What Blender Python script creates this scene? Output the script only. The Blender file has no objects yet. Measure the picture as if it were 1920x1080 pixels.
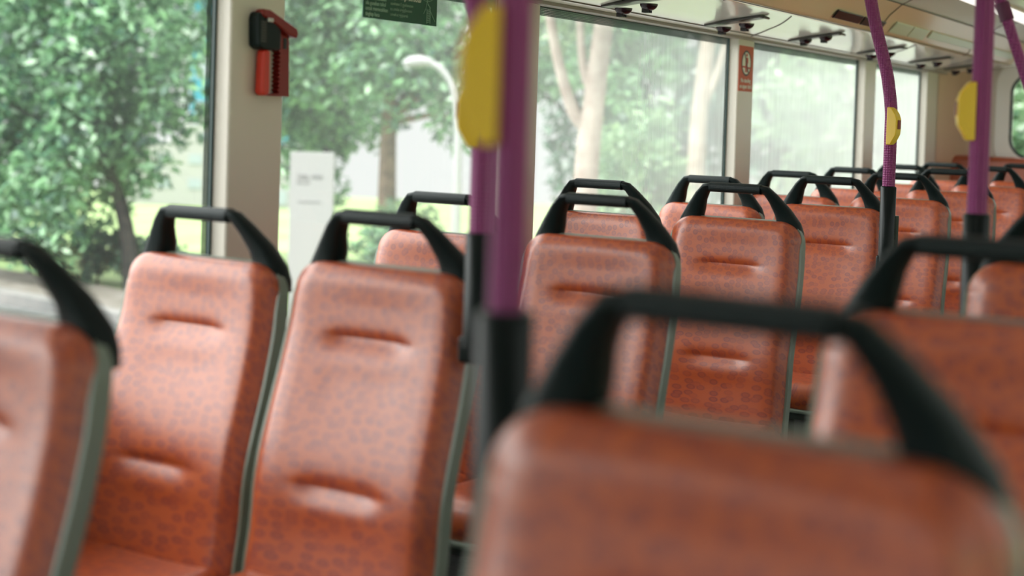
import bpy, bmesh, math, random
import numpy as np
from mathutils import Vector, Matrix
R = math.radians
C = bpy.context.scene.collection
sc = bpy.context.scene

# ------------------------------------------------------------------ camera
cd = bpy.data.cameras.new('camera'); cam = bpy.data.objects.new('camera', cd); C.objects.link(cam)
YAW, PIT, ROL = 0.537, -0.026, 0.032
fw = Vector((-math.sin(YAW)*math.cos(PIT), math.cos(YAW)*math.cos(PIT), math.sin(PIT)))
rt = Vector((math.cos(YAW), math.sin(YAW), 0)); up = rt.cross(fw)
r2 = rt*math.cos(ROL)+up*math.sin(ROL); u2 = -rt*math.sin(ROL)+up*math.cos(ROL)
m = Matrix((r2, u2, -fw)).transposed().to_4x4(); m.translation = Vector((0, 0, 1.272))
cam.matrix_world = m
cd.sensor_width = 36; cd.lens = 2600/1920*36; cd.shift_y = -254.6/1920
cd.clip_start = 0.05; cd.clip_end = 600
cd.dof.use_dof = True; cd.dof.focus_distance = 4.55; cd.dof.aperture_fstop = 2.0
sc.camera = cam

# ------------------------------------------------------------------ world: pale sky, with unseen glow added front left to light the interior
SKY = 1.3; FILL_GLOW = 8.5
w = bpy.data.worlds.new('sky'); sc.world = w; w.use_nodes = True
nt = w.node_tree; nt.nodes.clear()
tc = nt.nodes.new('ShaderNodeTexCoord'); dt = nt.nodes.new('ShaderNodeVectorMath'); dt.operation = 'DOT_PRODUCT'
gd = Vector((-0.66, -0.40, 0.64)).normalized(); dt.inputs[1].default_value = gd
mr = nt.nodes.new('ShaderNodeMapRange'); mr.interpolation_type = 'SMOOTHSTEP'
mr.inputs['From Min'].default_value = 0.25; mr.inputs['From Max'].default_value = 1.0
mr.inputs['To Min'].default_value = SKY; mr.inputs['To Max'].default_value = FILL_GLOW
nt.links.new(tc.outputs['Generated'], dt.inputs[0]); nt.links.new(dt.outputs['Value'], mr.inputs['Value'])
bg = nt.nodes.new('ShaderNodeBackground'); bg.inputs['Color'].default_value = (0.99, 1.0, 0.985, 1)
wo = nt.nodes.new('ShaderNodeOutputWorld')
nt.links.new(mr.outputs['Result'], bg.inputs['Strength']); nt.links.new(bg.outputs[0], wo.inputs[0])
# sun, high and hazy
sd = bpy.data.lights.new('sun', 'SUN'); sd.energy = 6.0; sd.angle = R(4); sd.color = (1, .98, .92)
so = bpy.data.objects.new('sun', sd); C.objects.link(so)
so.rotation_euler = Vector((0.30, -0.34, 1.0)).to_track_quat('Z', 'Y').to_euler()
sc.view_settings.view_transform = 'Standard'; sc.view_settings.look = 'None'
sc.view_settings.gamma = 1; sc.view_settings.exposure = -0.52
sc.view_settings.use_curve_mapping = False
try:
    sc.cycles.max_bounces = 10; sc.cycles.transparent_max_bounces = 24; sc.cycles.diffuse_bounces = 5
except Exception: pass

# ------------------------------------------------------------------ helpers
def link(name, me, mat=None, parent=None, smooth=False):
    o = bpy.data.objects.new(name, me); C.objects.link(o)
    if mat is not None and not me.materials: me.materials.append(mat)
    if parent is not None: o.parent = parent
    if smooth:
        for p in me.polygons: p.use_smooth = True
    return o
def tag(o, label=None, cat=None, group=None, kind=None):
    if label: o['label'] = label
    if cat: o['category'] = cat
    if group: o['group'] = group
    if kind: o['kind'] = kind
    return o
def empty(name, loc=(0, 0, 0), rz=0):
    o = bpy.data.objects.new(name, None); C.objects.link(o); o.location = loc; o.rotation_euler = (0, 0, rz)
    o.empty_display_size = .1
    return o
class MB:
    def __init__(s): s.v = []; s.f = []
    def add(s, v, f):
        n = len(s.v); s.v += [tuple(p) for p in v]; s.f += [tuple(i+n for i in q) for q in f]; return s
    def box(s, a, b):
        x0, y0, z0 = a; x1, y1, z1 = b
        return s.add([(x0,y0,z0),(x1,y0,z0),(x1,y1,z0),(x0,y1,z0),(x0,y0,z1),(x1,y0,z1),(x1,y1,z1),(x0,y1,z1)],
            [(3,2,1,0),(4,5,6,7),(0,1,5,4),(1,2,6,5),(2,3,7,6),(3,0,4,7)])
    def tube(s, pts, rads, n=16, caps=True, sq=(1, 1)):
        pts = [Vector(p) for p in pts]; rads = [rads]*len(pts) if isinstance(rads, (int, float)) else rads
        rings = []; ref = None
        for i, p in enumerate(pts):
            t = (pts[min(i+1, len(pts)-1)]-pts[max(i-1, 0)]).normalized()
            if ref is None: ref = t.orthogonal().normalized()
            ref = (ref-t*ref.dot(t)).normalized(); b = t.cross(ref)
            rings.append([p+(ref*math.cos(k*2*math.pi/n)*sq[0]+b*math.sin(k*2*math.pi/n)*sq[1])*rads[i] for k in range(n)])
        v = [q for r in rings for q in r]
        f = [(i*n+k, i*n+(k+1) % n, (i+1)*n+(k+1) % n, (i+1)*n+k) for i in range(len(pts)-1) for k in range(n)]
        if caps: f += [tuple(range(n))[::-1], tuple((len(pts)-1)*n+k for k in range(n))]
        return s.add(v, f)
    def prism(s, poly, axis, a, b):
        # poly: 2d outline; axis the extrusion axis
        def P(u, v, w): return {'x': (w, u, v), 'y': (u, w, v), 'z': (u, v, w)}[axis]
        n = len(poly)
        return s.add([P(u, v, a) for u, v in poly]+[P(u, v, b) for u, v in poly],
            [tuple(range(n))[::-1], tuple(range(n, 2*n))]+[(k, (k+1) % n, n+(k+1) % n, n+k) for k in range(n)])
    def mesh(s, name):
        me = bpy.data.meshes.new(name); me.from_pydata(s.v, [], s.f); me.update()
        bm = bmesh.new(); bm.from_mesh(me); bmesh.ops.recalc_face_normals(bm, faces=bm.faces); bm.to_mesh(me); bm.free()
        return me
    def build(s, name, mat, parent=None, smooth=False, bevel=0, seg=3):
        o = link(name, s.mesh(name), mat, parent, smooth)
        if bevel:
            md = o.modifiers.new('b', 'BEVEL'); md.width = bevel; md.segments = seg; md.limit_method = 'ANGLE'; md.angle_limit = R(40)
            wn = o.modifiers.new('wn', 'WEIGHTED_NORMAL')
            for p in o.data.polygons: p.use_smooth = True
        elif smooth:
            o.modifiers.new('es', 'EDGE_SPLIT').split_angle = R(50)
        return o
def mat(name, col, rough=.5, metal=0, spec=.5, emit=None, est=1):
    m = bpy.data.materials.new(name); m.use_nodes = True; b = m.node_tree.nodes['Principled BSDF']
    b.inputs['Base Color'].default_value = (*col, 1); b.inputs['Roughness'].default_value = rough
    b.inputs['Metallic'].default_value = metal; b.inputs['Specular IOR Level'].default_value = spec
    if emit: b.inputs['Emission Color'].default_value = (*emit, 1); b.inputs['Emission Strength'].default_value = est
    return m
def nodes(m): return m.node_tree, m.node_tree.nodes, m.node_tree.links, m.node_tree.nodes['Principled BSDF']
def add_noise(m, scale, a, b, bump=0, bscale=None):
    t, n, l, p = nodes(m)
    co = n.new('ShaderNodeTexCoord'); nz = n.new('ShaderNodeTexNoise'); nz.inputs['Scale'].default_value = scale; nz.inputs['Detail'].default_value = 4
    rp = n.new('ShaderNodeValToRGB'); rp.color_ramp.elements[0].position = .35; rp.color_ramp.elements[1].position = .65
    rp.color_ramp.elements[0].color = (*a, 1); rp.color_ramp.elements[1].color = (*b, 1)
    l.new(co.outputs['Object'], nz.inputs['Vector']); l.new(nz.outputs['Fac'], rp.inputs[0]); l.new(rp.outputs[0], p.inputs['Base Color'])
    if bump:
        n2 = n.new('ShaderNodeTexNoise'); n2.inputs['Scale'].default_value = bscale or scale*4
        l.new(co.outputs['Object'], n2.inputs['Vector'])
        bp = n.new('ShaderNodeBump'); bp.inputs['Strength'].default_value = bump; bp.inputs['Distance'].default_value = .002
        l.new(n2.outputs['Fac'], bp.inputs['Height']); l.new(bp.outputs[0], p.inputs['Normal'])
    return m
def dimples(m, scale, strength=.6, dist=.002):
    t, n, l, p = nodes(m)
    co = n.new('ShaderNodeTexCoord'); v = n.new('ShaderNodeTexVoronoi'); v.inputs['Scale'].default_value = scale; v.inputs['Randomness'].default_value = .15
    bp = n.new('ShaderNodeBump'); bp.inputs['Strength'].default_value = strength; bp.inputs['Distance'].default_value = dist
    l.new(co.outputs['Object'], v.inputs['Vector']); l.new(v.outputs['Distance'], bp.inputs['Height']); l.new(bp.outputs[0], p.inputs['Normal'])
    return m

# ------------------------------------------------------------------ materials
def vinyl(flat=False):
    m = mat('patterned_vinyl', (.55, .17, .07), .36, 0, .8)
    t, n, l, p = nodes(m)
    co = n.new('ShaderNodeTexCoord'); oi = n.new('ShaderNodeObjectInfo')
    off = n.new('ShaderNodeVectorMath'); off.operation = 'MULTIPLY_ADD'
    cb = n.new('ShaderNodeCombineXYZ')
    for k in range(3): l.new(oi.outputs['Random'], cb.inputs[k])
    off.inputs[1].default_value = (3, 5, 7); l.new(cb.outputs[0], off.inputs[0]); l.new(co.outputs['Object'], off.inputs[2])
    # flatten depth so that the print runs over the cover
    v = n.new('ShaderNodeTexVoronoi'); v.voronoi_dimensions = '2D'; v.inputs['Scale'].default_value = 45; v.inputs['Randomness'].default_value = .8
    sx = n.new('ShaderNodeSeparateXYZ'); l.new(off.outputs[0], sx.inputs[0])
    sb = n.new('ShaderNodeMath'); sb.operation = 'ADD'; l.new(sx.outputs[2], sb.inputs[0]); l.new(sx.outputs[1], sb.inputs[1])
    so = n.new('ShaderNodeSeparateXYZ'); l.new(co.outputs['Object'], so.inputs[0])
    if flat: sb.operation = 'SUBTRACT'
    ya = n.new('ShaderNodeMath'); ya.operation = 'MULTIPLY_ADD'; ya.inputs[1].default_value = 0 if flat else 5.0; ya.inputs[2].default_value = 0 if flat else .25; l.new(so.outputs[1], ya.inputs[0])
    ux = n.new('ShaderNodeMath'); ux.operation = 'MULTIPLY_ADD'; l.new(so.outputs[0], ux.inputs[0]); l.new(ya.outputs[0], ux.inputs[1]); l.new(sx.outputs[0], ux.inputs[2])
    c2 = n.new('ShaderNodeCombineXYZ'); l.new(ux.outputs[0], c2.inputs[0]); l.new(sb.outputs[0], c2.inputs[1]); l.new(c2.outputs[0], v.inputs['Vector'])
    rp = n.new('ShaderNodeValToRGB'); e = rp.color_ramp.elements
    e[0].position = 0; e[0].color = (.55, .55, .55, 1)
    e[1].position = .17; e[1].color = (.55, .55, .55, 1)
    for pos, c in ((.22, .5), (.28, .95), (.35, .85), (.41, .2), (.50, .0)):
        q = e.new(pos); q.color = (c, c, c, 1)
    l.new(v.outputs['Distance'], rp.inputs[0])
    mx = n.new('ShaderNodeMix'); mx.data_type = 'RGBA'
    mx.inputs['A'].default_value = (.47, .088, .020, 1); mx.inputs['B'].default_value = (.215, .034, .034, 1)
    # some cells paler than others
    mu = n.new('ShaderNodeMath'); mu.operation = 'MULTIPLY'
    sp = n.new('ShaderNodeSeparateColor'); l.new(v.outputs['Color'], sp.inputs[0])
    mr = n.new('ShaderNodeMapRange'); mr.inputs['To Min'].default_value = .35; mr.inputs['To Max'].default_value = .95
    l.new(sp.outputs[0], mr.inputs['Value']); l.new(rp.outputs[0], mu.inputs[0]); l.new(mr.outputs['Result'], mu.inputs[1])
    l.new(mu.outputs[0], mx.inputs['Factor'])
    l.new(mx.outputs['Result'], p.inputs['Base Color'])
    nz = n.new('ShaderNodeTexNoise'); nz.inputs['Scale'].default_value = 420; nz.inputs['Detail'].default_value = 2
    l.new(co.outputs['Object'], nz.inputs['Vector'])
    bp = n.new('ShaderNodeBump'); bp.inputs['Strength'].default_value = .25; bp.inputs['Distance'].default_value = .0012
    l.new(nz.outputs['Fac'], bp.inputs['Height']); l.new(bp.outputs[0], p.inputs['Normal'])
    p.inputs['Coat Weight'].default_value = .42; p.inputs['Coat Roughness'].default_value = .36
    return m
M = {}
M['vinyl'] = vinyl(); M['vinyl_flat'] = vinyl(True)
M['shell'] = mat('shell', (.22, .27, .22), .30)
M['pan'] = mat('pan', (.09, .11, .10), .4)
M['handle'] = mat('handle', (.005, .012, .012), .40, 0, .22)
M['grip'] = dimples(mat('grip', (.006, .014, .015), .42, 0, .32), 240, .6, .002)
M['purple'] = dimples(mat('purple', (.30, .045, .19), .42), 125, 1, .006)
M['sleeve'] = mat('sleeve', (.003, .008, .008), .28, 0, .25)
M['yellow'] = mat('yellow', (.90, .58, .03), .28)
M['cream'] = mat('cream', (.74, .68, .60), .30)
M['white'] = mat('white', (.92, .90, .87), .14)
M['tan'] = mat('tan', (.84, .64, .47), .12)  # tan, pushed to peach to include the reflection of the orange seats
M['trimgrey'] = mat('trimgrey', (.30, .25, .24), .4)
M['groove'] = mat('groove', (.10, .07, .06), .6)
M['floor'] = add_noise(mat('floor', (.08, .09, .1), .5), 60, (.05, .06, .07), (.09, .10, .11))
M['black'] = mat('black', (.006, .006, .007), .3)
M['blackred'] = mat('blackred', (.02, .003, .008), .25)
M['red'] = mat('red', (.62, .035, .015), .35)
M['darkred'] = mat('darkred', (.22, .008, .006), .35)
M['gasket'] = mat('gasket', (.004, .03, .026), .45)
M['steel'] = mat('steel', (.5, .5, .48), .35, 1)
M['panel'] = mat('panel', (.62, .66, .50), .25)
def glass(name='glass', haze=.006, graze=1.45):
    m = bpy.data.materials.new(name); m.use_nodes = True; t = m.node_tree; n = t.nodes; l = t.links; n.clear()
    out = n.new('ShaderNodeOutputMaterial'); tr = n.new('ShaderNodeBsdfTransparent'); gl = n.new('ShaderNodeBsdfGlossy')
    gl.inputs['Roughness'].default_value = .02; tr.inputs[0].default_value = (.97, 1, .985, 1)
    fr = n.new('ShaderNodeFresnel'); fr.inputs['IOR'].default_value = 1.35
    mx = n.new('ShaderNodeMixShader'); l.new(fr.outputs[0], mx.inputs[0]); l.new(tr.outputs[0], mx.inputs[1]); l.new(gl.outputs[0], mx.inputs[2])
    # dust film: scatters daylight, thicker across the pane when seen edge-on
    df = n.new('ShaderNodeBsdfTranslucent'); df.inputs[0].default_value = (.9, .95, .9, 1)
    d2 = n.new('ShaderNodeBsdfDiffuse'); d2.inputs[0].default_value = (.85, .9, .85, 1)
    ds = n.new('ShaderNodeMixShader'); ds.inputs[0].default_value = .35; l.new(df.outputs[0], ds.inputs[1]); l.new(d2.outputs[0], ds.inputs[2])
    lw = n.new('ShaderNodeLayerWeight'); lw.inputs['Blend'].default_value = .5
    pw = n.new('ShaderNodeMath'); pw.operation = 'POWER'; pw.inputs[1].default_value = 3.1; l.new(lw.outputs['Facing'], pw.inputs[0])
    co = n.new('ShaderNodeTexCoord'); mp = n.new('ShaderNodeMapping'); mp.inputs['Scale'].default_value = (6, 6, .6)
    nz = n.new('ShaderNodeTexNoise'); nz.inputs['Scale'].default_value = 8; nz.inputs['Detail'].default_value = 5
    l.new(co.outputs['Object'], mp.inputs[0]); l.new(mp.outputs[0], nz.inputs['Vector'])
    m1 = n.new('ShaderNodeMath'); m1.operation = 'MULTIPLY_ADD'; m1.inputs[1].default_value = graze; m1.inputs[2].default_value = haze
    l.new(pw.outputs[0], m1.inputs[0])
    m2 = n.new('ShaderNodeMapRange'); m2.inputs['To Min'].default_value = .8; m2.inputs['To Max'].default_value = 1.2; l.new(nz.outputs['Fac'], m2.inputs['Value'])
    m3 = n.new('ShaderNodeMath'); m3.operation = 'MULTIPLY'; l.new(m1.outputs[0], m3.inputs[0]); l.new(m2.outputs['Result'], m3.inputs[1])
    m3.use_clamp = True
    mm = n.new('ShaderNodeMixShader'); l.new(m3.outputs[0], mm.inputs[0]); l.new(mx.outputs[0], mm.inputs[1]); l.new(ds.outputs[0], mm.inputs[2])
    l.new(mm.outputs[0], out.inputs[0]); return m
M['glass'] = glass()
def frit():
    m = bpy.data.materials.new('frit'); m.use_nodes = True; t = m.node_tree; n = t.nodes; l = t.links
    p = n['Principled BSDF']; p.inputs['Base Color'].default_value = (.01, .04, .035, 1); p.inputs['Roughness'].default_value = .4
    tr = n.new('ShaderNodeBsdfTransparent'); mx = n.new('ShaderNodeMixShader')
    co = n.new('ShaderNodeTexCoord'); v = n.new('ShaderNodeTexVoronoi'); v.inputs['Randomness'].default_value = 0; v.inputs['Scale'].default_value = 190
    l.new(co.outputs['Object'], v.inputs['Vector'])
    mt = n.new('ShaderNodeMath'); mt.operation = 'LESS_THAN'; mt.inputs[1].default_value = .62
    l.new(v.outputs['Distance'], mt.inputs[0]); l.new(mt.outputs[0], mx.inputs[0])
    l.new(tr.outputs[0], mx.inputs[1]); l.new(p.outputs[0], mx.inputs[2]); l.new(mx.outputs[0], n['Material Output'].inputs[0]); return m
M['frit'] = frit()
def leafmat(name, a, b):
    m = bpy.data.materials.new(name); m.use_nodes = True; t = m.node_tree; n = t.nodes; l = t.links; n.clear()
    out = n.new('ShaderNodeOutputMaterial'); g = n.new('ShaderNodeNewGeometry')
    mx = n.new('ShaderNodeMix'); mx.data_type = 'RGBA'; mx.inputs['A'].default_value = (*a, 1); mx.inputs['B'].default_value = (*b, 1)
    l.new(g.outputs['Random Per Island'], mx.inputs['Factor'])
    d = n.new('ShaderNodeBsdfDiffuse'); tl = n.new('ShaderNodeBsdfTranslucent'); gl = n.new('ShaderNodeBsdfGlossy'); gl.inputs['Roughness'].default_value = .4
    l.new(mx.outputs['Result'], d.inputs[0]); l.new(mx.outputs['Result'], tl.inputs[0])
    s = n.new('ShaderNodeMixShader'); s.inputs[0].default_value = .40; l.new(d.outputs[0], s.inputs[1]); l.new(tl.outputs[0], s.inputs[2])
    s2 = n.new('ShaderNodeMixShader'); s2.inputs[0].default_value = .10; l.new(s.outputs[0], s2.inputs[1]); l.new(gl.outputs[0], s2.inputs[2])
    l.new(s2.outputs[0], out.inputs[0]); return m
M['leaf_mid'] = leafmat('leaf_mid', (.01, .095, .065), (.36, .68, .34))
M['leaf_dark'] = leafmat('leaf_dark', (.01, .06, .04), (.08, .22, .12))
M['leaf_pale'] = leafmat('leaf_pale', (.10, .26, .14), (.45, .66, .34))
M['bark_dark'] = add_noise(mat('bark_dark', (.1, .08, .06), .9), 6, (.012, .015, .015), (.04, .036, .032))
M['bark_pale'] = add_noise(mat('bark_pale', (.6, .5, .42), .9), 5, (.34, .25, .20), (.50, .42, .35))
M['lawn'] = add_noise(mat('lawn', (.5, .62, .3), .9), .25, (.22, .34, .11), (.34, .45, .19))
M['asphalt'] = add_noise(mat('asphalt', (.3, .3, .3), .85), 3, (.11, .115, .12), (.16, .16, .16))
M['kerb'] = add_noise(mat('kerb', (.5, .5, .48), .8), .8, (.12, .13, .13), (.26, .25, .24))
M['path'] = add_noise(mat('path', (.5, .5, .48), .85), 2, (.14, .125, .10), (.22, .20, .18))
M['wallwhite'] = mat('wallwhite', (.38, .38, .38), .8)
M['winblue'] = mat('winblue', (.35, .40, .45), .2)
M['teal'] = mat('teal', (.04, .28, .40), .3)
M['lampwhite'] = mat('lampwhite', (.45, .46, .46), .4)

# ================================================================== THE BUS SHELL
XL, XR = -2.295, 0.375        # glass planes
XI = -2.243                   # inner face of the left pillars
Y0, Y1 = -6.4, 9.62
ZB, ZT = .70, 1.640           # glass bottom and top
PIL = [(-5.9, -2.5), (-.9, -.7), (.75, .95), (2.462, 2.656), (3.73, 3.922), (5.663, 5.845), (7.542, 7.738), (8.871, 9.14)]  # wide first entry: unseen solid stretch added to keep front light off near seats
def side_wall(name, xg, xi, s):
    b = MB()
    lo, hi = sorted((xg-s*.004, xi))
    b.box((lo, Y0, 0), (hi, Y1, ZB))                            # panel under the glass
    lo2, hi2 = sorted((xg-s*.04, xg+s*.03))
    b.box((lo2, Y0, ZT), (hi2, Y1, 1.98))                       # header
    for a, c in PIL: b.box((lo, a, ZB), (hi, c, ZT+.03))
    b.box((lo, 9.14, ZB), (hi, Y1, ZT+.03))
    b.box((lo, Y0, ZB), (hi, Y0+.2, ZT+.03))
    return tag(b.build(name, M['cream'], bevel=.008), kind='structure')
side_wall('wall_left', XL, XI, 1); side_wall('wall_right', XR, .315, -1)
fl = MB().box((XL-.04, Y0, -.06), (XR+.04, Y1+.1, 0)).build('floor', M['floor']); tag(fl, kind='structure')
# ceiling profile (x, z) from the left wall inwards, mirrored for the right
XC = (XL+XR)/2
prof = [(XL+.03, 1.647), (-2.222, 1.650), (-2.205, 1.658), (-2.10, 1.680), (-1.93, 1.700), (-1.865, 1.706), (-1.845, 1.710), (-1.835, 1.722), (-1.815, 1.745), (-1.775, 1.790), (-1.715, 1.835), (-1.62, 1.868), (-1.5, 1.885), (-1.3, 1.895)]
full = prof+[(2*XC-x, z) for x, z in prof[::-1]]
def strip(name, pts, y0, y1, m, thick=.012, ny=2, smooth=True):
    b = MB(); n = len(pts); ys = [y0, y1]
    v = [(x, y, z) for y in ys for x, z in pts]+[(x, y, z+thick) for y in ys for x, z in pts]
    f = [(i, i+1, n+i+1, n+i) for i in range(n-1)]+[(2*n+i, 2*n+i+1, 3*n+i+1, 3*n+i) for i in range(n-1)]
    f += [(i, i+1, 2*n+i+1, 2*n+i) for i in range(n-1)]+[(n+i, n+i+1, 3*n+i+1, 3*n+i) for i in range(n-1)]
    f += [(0, n, 3*n, 2*n), (n-1, 2*n-1, 4*n-1, 3*n-1)]
    b.add(v, f); return b.build(name, m, smooth=smooth)
ce = strip('ceiling', full, Y0, Y1-.02, M['white'], .02); tag(ce, kind='structure')
roof = MB().box((XL-.05, Y0-.05, 1.98), (XR+.05, Y1+.08, 2.03)).build('ceiling_roof_skin', M['white']); tag(roof, kind='structure')
# dark line trim along the top of the glass, seam line, and the tan cove
for k, s in ((1, 1), (2, -1)):
    fx = (lambda x: x) if s == 1 else (lambda x: 2*XC-x)
    b = MB(); x0, x1 = sorted((fx(-2.262), fx(-2.228))); b.box((x0, Y0+.01, ZT-.003), (x1, Y1-.3, ZT+.009))
    tag(b.build('trim_%d' % k, M['trimgrey'], bevel=.003), kind='structure')
    b = MB(); x0, x1 = sorted((fx(-2.200), fx(-2.198))); b.box((x0, Y0+.01, 1.6555), (x1, Y1-.3, 1.6592))
    tag(b.build('trim_%d' % (k+2), M['groove']), kind='structure')
# tan cove rails, orange seats' reflection mixed into the colour
tanp = [(-1.868, 1.7035), (-1.845, 1.7045), (-1.829, 1.718), (-1.809, 1.742), (-1.770, 1.786), (-1.712, 1.830)]
strip('trim_5', tanp, Y0+.05, Y1-.25, M['tan'], .004).__setitem__('kind', 'structure')
strip('trim_6', [(2*XC-x, z) for x, z in tanp[::-1]], Y0+.05, Y1-.25, M['tan'], .004).__setitem__('kind', 'structure')
# fine pale bead on the cove edge and thin dark seams on the ceiling
sm = MB()
sm.box((-1.7125, Y0+.05, 1.829), (-1.7085, Y1-.3, 1.8335))
sm.box((-1.842, Y0+.05, 1.7025), (-1.839, Y1-.3, 1.7055))
tag(sm.build('trim_7', M['groove']), kind='structure')
# curved panel joints on the white side panels, one at each pillar
def on_prof(x):
    for (a, za), (c, zc) in zip(prof, prof[1:]):
        if a <= x <= c: return za+(zc-za)*(x-a)/(c-a)
for i, y in enumerate((3.83, 5.72, 7.60, 8.95)):
    pts = []
    for k in range(15):
        t = k/14; x = -2.215+t*.33; pts.append((x, y-.42*t**1.6, on_prof(x)-.0015))
    tag(MB().tube(pts, .0018, 6).build('trim_%d' % (8+i), M['groove']), kind='structure')
for i, y in enumerate((4.55, 6.36, 8.15)):
    pts = [(x, y-.10*k/(len(tanp)-1), z-.002) for k, (x, z) in enumerate(tanp)]+[(-1.62, y-.14, 1.866), (-1.5, y-.16, 1.883), (-1.3, y-.18, 1.893)]
    tag(MB().tube(pts, .0022, 6).build('trim_%d' % (12+i), M['groove']), kind='structure')
# windows
WIN = list(zip(PIL, PIL[1:]))+[((Y0, Y0+.2), PIL[0])]
def window(n, xg, s, y0, y1):
    f = MB()
    t = .012
    for a, b_ in (((xg-s*.008, y0, ZB), (xg+s*.006, y1, ZB+t)), ((xg-s*.008, y0, ZT-.004), (xg+s*.006, y1, ZT)), ((xg-s*.008, y0, ZB), (xg+s*.006, y0+.005, ZT)), ((xg-s*.008, y1-.0055, ZB), (xg+s*.006, y1, ZT))):
        lo = [min(p, q) for p, q in zip(a, b_)]; hi = [max(p, q) for p, q in zip(a, b_)]; f.box(lo, hi)
    fr = f.build('window_%d' % n, M['gasket']); tag(fr, kind='structure')
    g = MB().add([(xg, y0+.004, ZB+.004), (xg, y1-.004, ZB+.004), (xg, y1-.004, ZT-.002), (xg, y0+.004, ZT-.002)], [(0, 1, 2, 3)]).build('pane', M['glass'], fr)
    if s == 1:
        d = MB(); x = xg+.002
        d.add([(x, y0+.01, ZT-.030), (x, y1-.01, ZT-.030), (x, y1-.01, ZT-.004), (x, y0+.01, ZT-.004)], [(0, 1, 2, 3)])
        d.add([(x, y1-.03, ZB+.02), (x, y1-.01, ZB+.02), (x, y1-.01, ZT-.03), (x, y1-.03, ZT-.03)], [(0, 1, 2, 3)])
        d.build('dotted_border', M['frit'], fr)
k = 1
for (a, b_) in WIN:
    window(k, XL, 1, a[1], b_[0]); k += 1
for (a, b_) in WIN:
    window(k, XR, -1, a[1], b_[0]); k += 1
# rear and front wall with rounded windows
def wall_with_hole(name, y, th, x0, x1, z0, z1, hx0, hx1, hz0, hz1, r, m):
    cu = bpy.data.curves.new(name, 'CURVE'); cu.dimensions = '2D'; cu.fill_mode = 'BOTH'; cu.extrude = th/2
    def poly(p):
        s = cu.splines.new('POLY'); s.points.add(len(p)-1)
        for q, (a, b_) in zip(s.points, p): q.co = (a, b_, 0, 1)
        s.use_cyclic_u = True
    poly([(x0, z0), (x1, z0), (x1, z1), (x0, z1)])
    hole = []
    for cx, cz, a0 in ((hx1-r, hz1-r, 0), (hx0+r, hz1-r, 90), (hx0+r, hz0+r, 180), (hx1-r, hz0+r, 270)):
        for q in range(9):
            a = R(a0+q*90/8); hole.append((cx+r*math.cos(a), cz+r*math.sin(a)))
    poly(hole)
    o = bpy.data.objects.new(name, cu); o.rotation_euler = (R(90), 0, 0); o.location = (0, y, 0); C.objects.link(o)
    bpy.context.view_layer.update()
    me = bpy.data.meshes.new_from_object(o.evaluated_get(bpy.context.evaluated_depsgraph_get()))
    bpy.data.objects.remove(o)
    me.transform(Matrix.Translation((0, y, 0)) @ Matrix.Rotation(R(90), 4, 'X'))
    me.materials.clear(); me.materials.append(m)
    o = link(name, me); tag(o, kind='structure')
    return o, hole
wr, hole = wall_with_hole('wall_rear', Y1+.03, .06, XL-.04, XR+.04, 0, 2.0, -1.875, -.045, 1.10, 1.66, .13, M['cream'])
n_ = len(hole)
gk = MB(); gk.tube([(x, Y1-.012, z) for x, z in hole+hole[:2]], .011, 8); g = gk.build('window_40', M['gasket'], smooth=True); tag(g, kind='structure')
MB().add([(x, Y1+.03, z) for x, z in hole], [tuple(range(n_))]).build('pane', M['glass'], g)
# raised pale window surround on the rear wall
def ring(name, y, th, e, m):
    cx, cz = (-1.875-.045)/2, (1.10+1.66)/2
    outer = [(cx+(x-cx)*(1+e/.93), cz+(z-cz)*(1+e/.33)) for x, z in hole]
    b = MB(); n = len(hole)
    v = [(x, y, z) for x, z in hole]+[(x, y, z) for x, z in outer]+[(x, y+th, z) for x, z in outer]
    f = [(i, (i+1) % n, n+(i+1) % n, n+i) for i in range(n)]+[(n+i, n+(i+1) % n, 2*n+(i+1) % n, 2*n+i) for i in range(n)]
    b.add(v, f); return tag(b.build(name, m, smooth=True), kind='structure')
ring('trim_15', Y1-.02, .03, .10, M['white'])
# swept corner between ceiling and rear wall, and the rear-left corner pillar
cv = MB(); pr = [(Y1-.30, 1.90), (Y1-.16, 1.895), (Y1-.06, 1.85), (Y1-.01, 1.76), (Y1, 1.70)]
v = []; 
for x in (-1.98, .06):
    v += [(x, y, z) for y, z in pr]
cv.add(v, [(i, i+1, 6+i, 5+i) for i in range(4)]); tag(cv.build('trim_16', M['cream'], smooth=True), kind='structure')
cp = MB(); pts = [(-2.24, 9.13)]+[(-2.24+.12*(1-math.cos(R(a))), 9.13+.12+.36*math.sin(R(a))-.0) for a in range(0, 91, 15)]+[(-2.12, Y1), (-2.26, Y1)]
cp.prism(pts, 'z', .6, 1.70); tag(cp.build('trim_17', mat('corner', (.72, .50, .36), .4), smooth=True), kind='structure')
arc = MB().tube([(-2.20, Y1-.012, 1.665), (-2.08, Y1-.012, 1.675), (-2.0, Y1-.012, 1.72), (-1.95, Y1-.012, 1.80), (-1.88, Y1-.012, 1.87), (-1.7, Y1-.012, 1.895)], .013, 8)
tag(arc.build('trim_18', mat('seal', (.20, .19, .12), .5), smooth=True), kind='structure')
wf, _ = wall_with_hole('wall_front', Y0-.03, .06, XL-.04, XR+.04, 0, 2.0, -2.2, .28, .45, 1.75, .15, M['cream'])

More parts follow.
